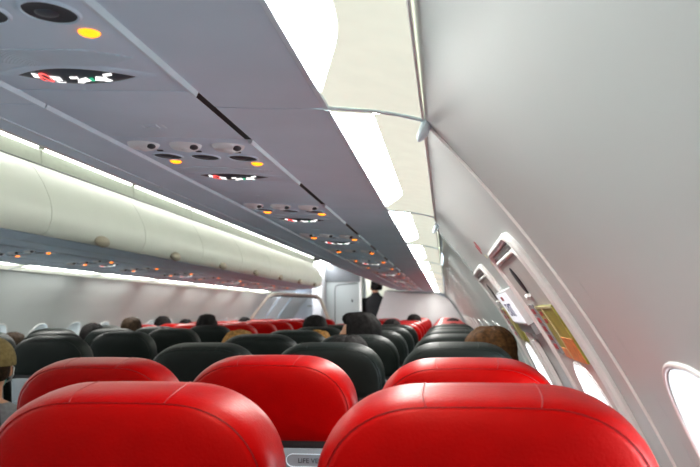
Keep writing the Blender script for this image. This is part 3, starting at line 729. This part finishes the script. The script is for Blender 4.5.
# ------------------------------------------------------------------ seats
def cover_outline(n=14):
    R_ = [(.199, .026), (.2045, .035), (.207, .05), (.2075, .07)]
    cx, cz, a, b, p = .070, .090, .1375, .124, 2.15
    for i in range(n+1):
        t = PI/2*i/n
        R_.append((cx+a*math.cos(t)**(2/p), cz+b*math.sin(t)**(2/p)))
    R_ += [(.035, .2148)]
    half = R_
    return [(x, z) for x, z in half]+[(0, .215)]+[(-x, z) for x, z in half[::-1]]
OUT = cover_outline()
RINGS = [(.0, -.046), (.3, -.0455), (.6, -.043), (.78, -.039), (.89, -.0335), (.915, -.031), (.925, -.0272), (.936, -.0290), (.955, -.0255), (.98, -.017), (.994, -.006), (1.0, .008), (1.0, .035), (.985, .058), (.93, .076), (.75, .086), (.4, .09), (0, .091)]
def ringpt(p, f, y): return (p[0]*f, y, .10+(p[1]-.10)*f)
def make_seat(kind):
    lm, sm = (M['red'], M['redseam']) if kind == 'red' else (M['blk'], M['blkseam'])
    t = thing('cabin_chair', 'x', 'seat', (0, 0, -H))
    tilt = math.radians(9)
    Rt = Matrix.Rotation(tilt, 3, 'X')
    def up(v): return Rt @ Vector(v)+Vector((0, 0, .45))          # back frame: local z along the backrest
    T0 = .508                                                       # cover's lower edge along the back
    def U(mb): mb.v = [tuple(up((v[0], v[1], v[2]+T0))) for v in mb.v]; return mb
    mb = MB(); mb.loft([[ringpt(p, max(f, .02), y) for p in OUT] for f, y in RINGS], 0)
    c = U(mb).build('headrest_cover', lm, t, angle=80)
    mb = MB()
    n0 = len(OUT)
    for i in [min(range(n0), key=lambda i: abs(OUT[i][0]-sg*.074)+abs(OUT[i][1]-.21)*3) for sg in (-1, 1)]:
        mb.tube([ringpt(OUT[i], f+.002, y) for f, y in RINGS[7:14]], .0009, 6)
    mb.tube([ringpt(p, .926, -.0272) for p in OUT], .0013, 6, True)
    U(mb).build('stitched_seam', sm, c)
    # gap strip, shell, cushion, tray
    mb = MB(); mb.box((0, .008, .020), (.385, .068, .026), 0, .006); U(mb).build('hinge_strip', M['black'], t)
    mb = MB(); rr = []
    for z, w, d in ((.013, .196, .002), (-.003, .200, -.008), (-.2, .203, -.014), (-.42, .203, -.012), (-.50, .19, -.004)):
        rr.append([(w*cx, cy*.03+d, z) for cx, cy in oval(24, 1, 1, 6)])
    mb.loft(rr, 0); sh = U(mb).build('back_shell', M['shell'], t, angle=50)
    mb = MB(); mb.box((-.0, -.046, -.215), (.35, .016, .235), 0, .006); tr = U(mb).build('tray_table', M['shell'], t)
    mb = MB(); mb.tube([(.012, -.037, -.010), (.008, -.0395, -.024), (-.006, -.040, -.040), (-.03, -.040, -.050)], .0022, 6); U(mb).build('tray_latch', M['blackink'], sh)
    mb = MB(); mb.box((-.045, -.040, -.040), (.045, .006, .030), 0, .003); U(mb).build('catch_plate', M['stripgrey'], sh)
    # label with printed words in a rounded outline
    pl = []
    for cx, a0 in ((.158, -90), (.062, 90)):
        for k in range(9): a = math.radians(a0+180*k/8); pl.append((cx+.016*math.cos(a), -.0405, -.011+.015*math.sin(a)))
    mb = MB(); mb.tube(pl, .0012, 6, True); lb = U(mb).build('label_outline', M['rail'], sh)
    me = text_mesh('LIFE VEST', .0155); me.transform(Matrix.Translation((.106, -.0425, -.011)) @ Matrix.Rotation(PI/2, 4, 'X'))
    for v in me.vertices: v.co = up((v.co.x, v.co.y, v.co.z+T0))
    me.materials.clear(); me.materials.append(M['blackink']); o = bpy.data.objects.new('lettering', me); COL.objects.link(o); o.parent = lb
    mb = MB(); mb.box((0, .068, -.235), (.40, .07, .46), 0, .03); U(mb).build('back_cushion', lm, t, angle=60)
    mb = MB(); mb.box((0, .27, .42), (.425, .46, .12), 0, .045); mb.build('seat_cushion', lm, t, angle=60)
    mb = MB(); mb.box((-.2365, .20, .635), (.038, .36, .035), 0, .012); ar = mb.build('armrest', M['dark'], t)
    mb = MB(); mb.box((-.2365, .06, .50), (.022, .05, .25), 0, .006); mb.build('armrest_bracket', M['metal'], ar)
    mb = MB(); mb.tube([(-.21, .12, .34), (.21, .12, .34)], .022, 10); mb.tube([(-.21, .40, .34), (.21, .40, .34)], .022, 10); mb.build('seat_frame', M['metal'], t)
    for yy in (.12, .40):
        mb = MB(); mb.tube([(0, yy, .34), (0, yy-.03 if yy < .2 else yy+.03, .0)], .017, 8); mb.build('leg', M['metal'], t)
    return t
SR, SB = make_seat('red'), make_seat('blk')
rows = [.91, 1.62]+[2.5+.78*k for k in range(12)]
XR = {'window': .040, 'middle': -.432, 'aisle': -.905}; XL = {'aisle': -1.985, 'middle': -2.455, 'window': -2.925}
seat_at = {}
for r, Y in enumerate(rows):
    red = r < 2 or r >= 7
    for side, XX in (('right', XR), ('left', XL)):
        for pos, x in XX.items():
            if side == 'right' and r == 0 and pos == 'aisle': continue
            if side == 'left' and (r < 3 and not (r == 2 and pos == 'aisle') or r == 3 and pos == 'window'): continue
            o = get(SR if red else SB)
            dy = .105
            yy = Y
            if r == 0: yy = .91 if pos == 'middle' else .865
            if r == 1 and side == 'right': x += {'aisle': .052, 'middle': .012, 'window': .004}[pos]
            dz = (.002 if pos == 'middle' else .007) if r == 0 else (-.004 if pos == 'middle' else -.010) if r == 1 else -.012 if r == 2 else -.006
            if r > 2: dz += random.uniform(-.004, .004)
            o.location = (x, yy+dy, dz)
            seat_at[side, r, pos] = (x, yy+dy)
            o['label'] = '%s leather %s seat in %s row from the camera, %s block' % ('red' if red else 'dark green-black', pos, ords(r), side+'-hand')
            o['group'] = ('red' if red else 'dark')+' seats, '+side+' block'

# ------------------------------------------------------------------ people
def cap(mb, a, b, ra, rb, n=14, m=6):
    a, b = Vector(a), Vector(b); P = [a+(b-a)*i/m for i in range(m+1)]; R_ = [ra+(rb-ra)*i/m for i in range(m+1)]
    d = (b-a).normalized()
    P = [a-d*ra*.9, a-d*ra*.5]+P+[b+d*rb*.5, b+d*rb*.9]; R_ = [ra*.35, ra*.85]+R_+[rb*.85, rb*.35]
    mb.tube(P, R_, n)
def head_parts(mb, c, yaw):
    c = Vector(c); Rz = Matrix.Rotation(yaw, 3, 'Z')
    L = lambda x, y, z: c+Rz @ Vector((x, y, z))
    def E(p, r):
        k = MB(); k.ellipsoid((0, 0, 0), r, 20, 14); mb.add([L(*p)+Rz @ Vector(v) for v in k.v], k.f)
    E((0, -.005, .015), (.073, .092, .098)); E((0, .025, -.045), (.055, .062, .068)); E((0, .050, -.085), (.028, .030, .024))
    E((0, .095, -.018), (.012, .018, .022)); E((0, .088, .0), (.009, .014, .03)); E((0, .080, -.058), (.024, .012, .007))
    E((0, .076, .022), (.055, .020, .012))
    for sx in (-1, 1): E((sx*.074, -.008, -.012), (.010, .019, .030)); E((sx*.032, .078, .004), (.013, .010, .008)); E((sx*.04, .055, -.03), (.028, .03, .026))
def hand(mb, w, d, side):
    w, d = Vector(w), Vector(d).normalized(); up = Vector((0, 0, 1)); lat = d.cross(up).normalized()
    up = lat.cross(d)
    cap(mb, w, w+d*.075, .024, .030, 10, 3)
    for k, (o, l) in enumerate(((-.030, .070), (-.010, .080), (.010, .075), (.030, .058))):
        b = w+d*.085+lat*o
        cap(mb, b, b+d*l*.55-up*.006, .0085, .008, 8, 2); cap(mb, b+d*l*.55-up*.006, b+d*l*.85-up*.028, .008, .007, 8, 2)
    b = w+d*.03+lat*side*.03; cap(mb, b, b+d*.035+lat*side*.03, .011, .009, 8, 2); cap(mb, b+d*.035+lat*side*.03, b+d*.065+lat*side*.028-up*.008, .009, .008, 8, 2)
def remesh(mb, name, mats, voxel=.009, colour=None):
    o = mb.build(name, mats, loc=(0, 0, 0))
    m = o.modifiers.new('r', 'REMESH'); m.mode = 'VOXEL'; m.voxel_size = voxel
    s_ = o.modifiers.new('s', 'SMOOTH'); s_.factor = .5; s_.iterations = 3
    bpy.context.view_layer.update()
    me = bpy.data.meshes.new_from_object(o.evaluated_get(bpy.context.evaluated_depsgraph_get())); me.name = name
    bpy.data.objects.remove(o)
    me.materials.clear(); me.materials.append(mats); me.shade_smooth(); return me
HC = Vector((0, .135, 1.135))       # head centre of a seated figure
def seated_body(yaw):
    mb = MB(); head_parts(mb, HC, yaw)
    cap(mb, (0, .115, .97), (0, .125, 1.06), .055, .050)
    for k in range(1): 
        rr = []
        for z, w, d, y in ((.44, .17, .12, .20), (.52, .175, .125, .20), (.62, .155, .11, .18), (.74, .165, .115, .15), (.86, .185, .115, .125), (.94, .165, .09, .115), (.99, .075, .06, .115)):
            rr.append([(w*cx, y+d*cy, z) for cx, cy in oval(20, 1, 1, 2.4)])
        mb.loft(rr, 0)
    for sx in (-1, 1):
        sh, el, wr = Vector((sx*.175, .125, .915)), Vector((sx*.205, .19, .655)), Vector((sx*.11, .42, .615))
        cap(mb, sh, el, .052, .040); cap(mb, el, wr, .041, .028); hand(mb, wr, (-sx*.15, 1, -.12), -sx)
        hip, kn, an = Vector((sx*.09, .24, .545)), Vector((sx*.10, .585, .55)), Vector((sx*.10, .56, .10))
        cap(mb, hip, kn, .078, .058); cap(mb, kn, an, .055, .036); cap(mb, an+Vector((0, .0, -.055)), an+Vector((0, .16, -.068)), .036, .028)
    return remesh(mb, 'person_body', M['skin'])
def seated_shirt():
    mb = MB(); rr = []
    for z, w, d, y in ((.46, .188, .135, .20), (.52, .19, .138, .20), (.62, .168, .124, .18), (.74, .178, .128, .15), (.86, .198, .128, .125), (.945, .175, .10, .115), (.985, .085, .072, .115)):
        rr.append([(w*cx, y+d*cy, z) for cx, cy in oval(24, 1, 1, 2.4)])
    mb.loft(rr, 0)
    for sx in (-1, 1):
        cap(mb, (sx*.175, .125, .915), (sx*.203, .185, .675), .063, .052)
    return remesh(mb, 'shirt', M['shirtblue'], .012)
def seated_trousers():
    mb = MB()
    for sx in (-1, 1):
        cap(mb, (sx*.09, .23, .545), (sx*.10, .585, .55), .089, .069); cap(mb, (sx*.10, .585, .545), (sx*.10, .562, .16), .066, .050)
    mb.ellipsoid((0, .21, .535), (.185, .14, .10))
    return remesh(mb, 'trousers', M['uniform'], .012)
def hair_mesh(c, yaw, style, seed):
    rnd = random.Random(seed); mb = MB(); Rz = Matrix.Rotation(yaw, 3, 'Z'); c = Vector(c)
    ph = [rnd.uniform(0, 6.28) for _ in range(8)]
    nu, nv = 56, 30; rings = []
    for i in range(nv+1):
        t = min(max(PI*i/nv, .02), PI-.02); ring = []
        for j in range(nu):
            a = 2*PI*j/nu; d = Vector((math.sin(t)*math.cos(a), math.sin(t)*math.sin(a), math.cos(t)))
            n = .018*math.sin(7*a+ph[0]+3*t)+.014*math.sin(15*a+ph[1]-5*t)+.010*math.sin(26*a+ph[2])+.012*math.sin(9*t+ph[3]+2*a)+rnd.uniform(-.006, .006)
            k = (1.0+n)*(abs(d.x)**2.6+abs(d.y)**2.6+abs(d.z)**2.6)**(-1/2.6)
            sm = lambda a, b, v: (lambda t_: t_*t_*(3-2*t_))(min(max((v-a)/(b-a), 0), 1))
            face = sm(.30, .50, d.y)*sm(.72, .48, d.z-.08*abs(d.x))
            if style != 'short': face *= sm(.72, .5, abs(d.x))
            low = sm(-.50, -.62, d.z) if d.y > .25 else sm(-.72, -.84, d.z)
            if style == 'long': low = 0
            k *= 1-max(.40*face, .27*low)
            p = Vector((d.x*.088*k, d.y*.108*k-.008, d.z*.113*k+.022))
            if style == 'long' and d.z < 0 and d.y < .35: p.z -= .20*min(1, -d.z*1.3); p.x *= 1+.30*min(1, -d.z); p.y -= .015*min(1, -d.z)
            if style == 'bob': p.x *= 1.08; p.z = p.z if d.z > 0 else p.z*1.1
            ring.append(c+Rz @ p)
        rings.append(ring[::-1])
    mb.loft(rings, 0)
    return mb.mesh('hair', M['hairblack'], True, 75)
BODY = {}
def body(yaw):
    k = round(yaw, 2)
    if k not in BODY: BODY[k] = seated_body(yaw)
    return BODY[k]
SHIRT, TROUS = seated_shirt(), seated_trousers()
def child(name, me, parent, m=None):
    o = bpy.data.objects.new(name, me); COL.objects.link(o); o.parent = parent
    if m is not None:
        o.material_slots[0].link = 'OBJECT'; o.material_slots[0].material = m
    return o
def rel_eyes(parent, c, yaw):
    Rz = Matrix.Rotation(yaw, 3, 'Z'); mb = MB()
    for sx in (-1, 1): mb.ellipsoid(Vector(c)+Rz @ Vector((sx*.032, .0865, .004)), (.008, .006, .0055), 10, 6)
    mb.build('eyes', M['eye'], parent)
def passenger(name_label, x, y, dz=0, yaw=0., hair='short', hm='hairblack', shirt='shirtblue', seed=1, lean=0., scale=1., hs=1., extra=None, skin='skinpale'):
    p = child('person', body(yaw), None, M[skin]); p.location = (x, y, dz); p.rotation_euler = (0, lean, 0); p.scale = (scale,)*3
    tag(p, name_label, 'person', 'seated passengers')
    if hair:
        hm_ = hair_mesh(HC, yaw, hair, seed)
        for v in hm_.vertices: v.co.x = HC.x+(v.co.x-HC.x)*hs; v.co.y = HC.y+(v.co.y-HC.y)*(1+(hs-1)*.6)
        child('hair', hm_, p, M[hm])
    child('shirt', SHIRT, p, M[shirt]); child('trousers', TROUS, p)
    rel_eyes(p, HC, yaw)
    return p
import numpy as np
def px_ray(px, py): return Vector(RAYM @ np.array([(px-350)/690., -(py-233.5)/690., 1.]))
# camera orientation from the vanishing point of the cabin axis
F_, VP, RHO = 690., (446, 311), .0085
c_, s_ = math.cos(RHO), math.sin(RHO); uu, vv = VP[0]-350, 233.5-VP[1]
u0, v0 = c_*uu+s_*vv, -s_*uu+c_*vv
phi = math.atan(-v0/F_); psi = math.atan(u0/F_*math.cos(phi))
r0 = np.array([math.cos(psi), math.sin(psi), 0]); fw = np.array([-math.sin(psi)*math.cos(phi), math.cos(psi)*math.cos(phi), math.sin(phi)]); up0 = np.cross(r0, fw)
rt, upv = c_*r0-s_*up0, s_*r0+c_*up0

RM = np.array([rt, upv, fw]).T
def at_y(px, py, y):
    d = RM @ np.array([(px-350)/690., -(py-233.5)/690., 1.]); return d*(y/d[1])
def sit(side, r, pos, px, py, lab, dz=0, **k):
    x, y = seat_at[side, r, pos]; y += .02
    p = at_y(px, py, y+.125); sc_ = (H+p[2])/1.272
    return passenger(lab, p[0], y, 0, scale=sc_, **k)
# right block
sit('right', 2, 'window', 490, 326, 'person with long chestnut hair leaning towards the exit doors', hair='long', hm='hairchestnut', hs=1.2, seed=3, shirt='shirtgrey')
sit('right', 2, 'middle', 348, 335, 'person with dark brown hair low behind the third-row middle seat', hair='short', hm='hairblack', hs=1.08, seed=4)
sit('right', 3, 'middle', 357, 312, 'person with thick black hair looking left, cheek visible', yaw=1.4, hair='short', hm='hairblack', hs=1.08, seed=5, skin='skin')
sit('right', 3, 'aisle', 240, 330, 'person with golden brown hair low by the aisle in front of dark seats', hair='bob', hm='hairgold', seed=6)
sit('right', 5, 'aisle', 315, 315, 'person with round black hair below the clear partition pane', hair='short', hm='hairblack', hs=1.05, seed=7)
sit('right', 6, 'middle', 392, 319, 'person with black hair among dark seats in front of the bulkhead', hair='short', seed=8)
sit('right', 9, 'middle', 414, 314, 'person with black hair above a red seat before the bulkhead', hair='short', seed=9)
sit('right', 6, 'window', 453, 323, 'person with black hair low behind a dark window seat', hair='short', seed=10)
sit('right', 8, 'window', 453, 318, 'person with black hair above a red window seat by the right wall', hair='short', seed=11)
sit('right', 4, 'aisle', 318, 330, 'person with light brown hair low between two black-haired people', hair='bob', hm='hairgold', seed=12)
# left block
sit('left', 4, 'middle', 14, 332, 'person with dark brown hair next to the capped person', hair='short', hm='hairbrown', seed=13)
sit('left', 5, 'middle', 93, 323, 'person with black hair low before the left windows', hair='short', seed=14)
sit('left', 6, 'middle', 132, 317, 'person with dark brown hair before the left wall, left of the red seats', hair='short', hm='hairbrown', seed=15)
sit('left', 8, 'window', 163, 316, 'person with black hair above leftmost red seat', hair='short', seed=16)
sit('left', 9, 'window', 186, 319, 'small dark head between two red seats on the left', hair='short', seed=17)
sit('left', 6, 'aisle', 207, 314, 'person with tall black hair on the aisle side of the left block', hair='short', seed=18)
sit('left', 10, 'middle', 245, 317, 'small dark head above red seats near the partition frame', hair='short', seed=19)

# capped passenger at the left edge, leaning into the aisle
x, y = seat_at['left', 2, 'aisle']; q = at_y(-6, 336, y+.14); sq = (H+q[2])/1.285
p = passenger('person in olive cap with face mask straps leaning into the aisle', q[0], y+.02, 0, yaw=.6, hair='short', hm='hairbrown', shirt='shirtgrey', seed=21, skin='skin', scale=sq)
Rz = Matrix.Rotation(.6, 3, 'Z')
for ch in p.children:
    if ch.name.startswith('hair'): ch.scale = (.86, .86, .80); ch.location = (0, HC.y*.14, HC.z*.20)
def C(v): return HC+Rz @ Vector(v)
mb = MB(); rings = []
for i in range(13):
    t = PI/2*i/12+.02
    rings.append([C((math.sin(t)*math.cos(a)*.097, math.sin(t)*math.sin(a)*.115-.008, math.cos(t)*.118+.028)) for a in [2*PI*j/36 for j in range(36)]])
rings.append([C((math.cos(a)*.095, math.sin(a)*.113-.008, .015)) for a in [2*PI*j/36 for j in range(36)]])
mb.loft(rings, 0, True, (True, False)); cp = mb.build('cap', M['capolive'], p)
mb = MB(); top = []; bot = []
for k in range(13):
    a = math.radians(20+140*k/12); e = (math.cos(a)*.093, math.sin(a)*.110-.006, .034); f_ = (math.cos(a)*.088, .06+math.sin(a)*.125, .018+.0*a)
    top.append([C(e), C(((e[0]+f_[0])/2, (e[1]+f_[1])/2, .032)), C(f_)]); 
mb.loft([[v+Vector((0, 0, dz)) for v in tr] for tr in top for dz in (0,)], 0, False, (False, False)); mb.loft([[v-Vector((0, 0, .004)) for v in tr] for tr in top], 0, False, (False, False)); mb.build('brim', M['capolive'], cp)
mb = MB(); mb.ellipsoid((0, 0, 0), (.060, .060, .058), 20, 12); mb.v = [tuple(C((v[0], .045+v[1]*.95, -.050+v[2]))) for v in mb.v]; mk = mb.build('face_mask', M['mask'], p)
mb = MB()
for sx in (-1, 1): mb.tube([C((sx*.057, .055, -.03)), C((sx*.078, .005, .012)), C((sx*.088, -.022, .004)), C((sx*.086, -.028, -.03)), C((sx*.074, .005, -.055)), C((sx*.055, .05, -.07))], .0022, 6)
mb.build('ear_loop', M['white'], mk)

# flight attendant standing at the front of the aisle
def stand():
    hc = Vector((0, 0, 1.680)); yaw = .95
    mb = MB(); head_parts(mb, hc, yaw)
    cap(mb, (0, -.015, 1.50), (0, -.005, 1.62), .052, .050)
    rr = []
    for z, w, d in ((.86, .16, .105), (.95, .168, .11), (1.08, .145, .095), (1.22, .168, .108), (1.36, .195, .108), (1.46, .16, .08), (1.52, .07, .055)): rr.append([(w*cx, -.01+d*cy, z) for cx, cy in oval(22, 1, 1, 2.4)])
    mb.loft(rr, 0)
    for sx in (-1, 1):
        sh, el, wr = Vector((sx*.19, -.01, 1.425)), Vector((sx*.225, .02, 1.14)), Vector((sx*.16, .22, 1.04))
        cap(mb, sh, el, .05, .04); cap(mb, el, wr, .04, .028); hand(mb, wr, (-sx*.3, 1, 0), -sx)
        cap(mb, (sx*.085, 0, .88), (sx*.09, .01, .48), .080, .056); cap(mb, (sx*.09, .01, .48), (sx*.09, -.01, .09), .055, .038); cap(mb, (sx*.09, -.02, .04), (sx*.095, .14, .032), .036, .030)
    b = remesh(mb, 'attendant_body', M['skin'])
    p = child('person', b, None, M['skin']); tag(p, 'person standing in black uniform at the front of the aisle', 'person')
    mb = MB(); rr = []
    for z, w, d in ((.80, .185, .125), (.95, .182, .125), (1.08, .160, .110), (1.22, .182, .122), (1.36, .210, .122), (1.46, .178, .095), (1.53, .080, .072), (1.575, .064, .066)): rr.append([(w*cx, -.01+d*cy, z) for cx, cy in oval(22, 1, 1, 2.4)])
    mb.loft(rr, 0)
    for sx in (-1, 1): cap(mb, (sx*.19, -.01, 1.425), (sx*.225, .02, 1.14), .062, .052); cap(mb, (sx*.225, .02, 1.14), (sx*.168, .195, 1.05), .052, .040)
    child('jacket', remesh(mb, 'jacket', M['uniform'], .011), p)
    mb = MB()
    for sx in (-1, 1): cap(mb, (sx*.085, 0, .86), (sx*.09, .01, .48), .092, .068); cap(mb, (sx*.09, .01, .48), (sx*.09, -.01, .11), .066, .054)
    child('trousers', remesh(mb, 'trousers', M['uniform'], .011), p)
    hm_ = hair_mesh(hc, yaw, 'short', 31)
    for v in hm_.vertices: v.co.x *= 1.15
    child('hair', hm_, p, M['hairblack']); rel_eyes(p, hc, yaw)
    return p
p = stand(); p.location = (at_y(375.5, 290, 12.75)[0], 12.75, 0); p.scale = (1.03, 1.03, 1.03)

# ------------------------------------------------------------------ camera, world, view
cam = bpy.data.cameras.new('camera'); co = bpy.data.objects.new('camera', cam); COL.objects.link(co)
cam.sensor_width = 36; cam.lens = 36*F_/700; cam.clip_start = .01; cam.clip_end = 100
fwn = -fw
co.matrix_world = Matrix(((rt[0], upv[0], fwn[0], 0), (rt[1], upv[1], fwn[1], 0), (rt[2], upv[2], fwn[2], H), (0, 0, 0, 1)))
cam.dof.use_dof = True; cam.dof.focus_distance = 1.35; cam.dof.aperture_fstop = 7.5
sc.camera = co
w = bpy.data.worlds.new('world'); sc.world = w; w.use_nodes = True
w.node_tree.nodes['Background'].inputs['Color'].default_value = (.75, .87, 1, 1); w.node_tree.nodes['Background'].inputs['Strength'].default_value = 1.0
vs = sc.view_settings; vs.view_transform = 'Standard'; vs.look = 'None'; vs.exposure = 1.85; vs.gamma = 1.0; vs.use_curve_mapping = False
try:
    sc.cycles.use_denoising = True; sc.cycles.max_bounces = 8; sc.cycles.diffuse_bounces = 5; sc.cycles.sample_clamp_indirect = 4
except Exception: pass
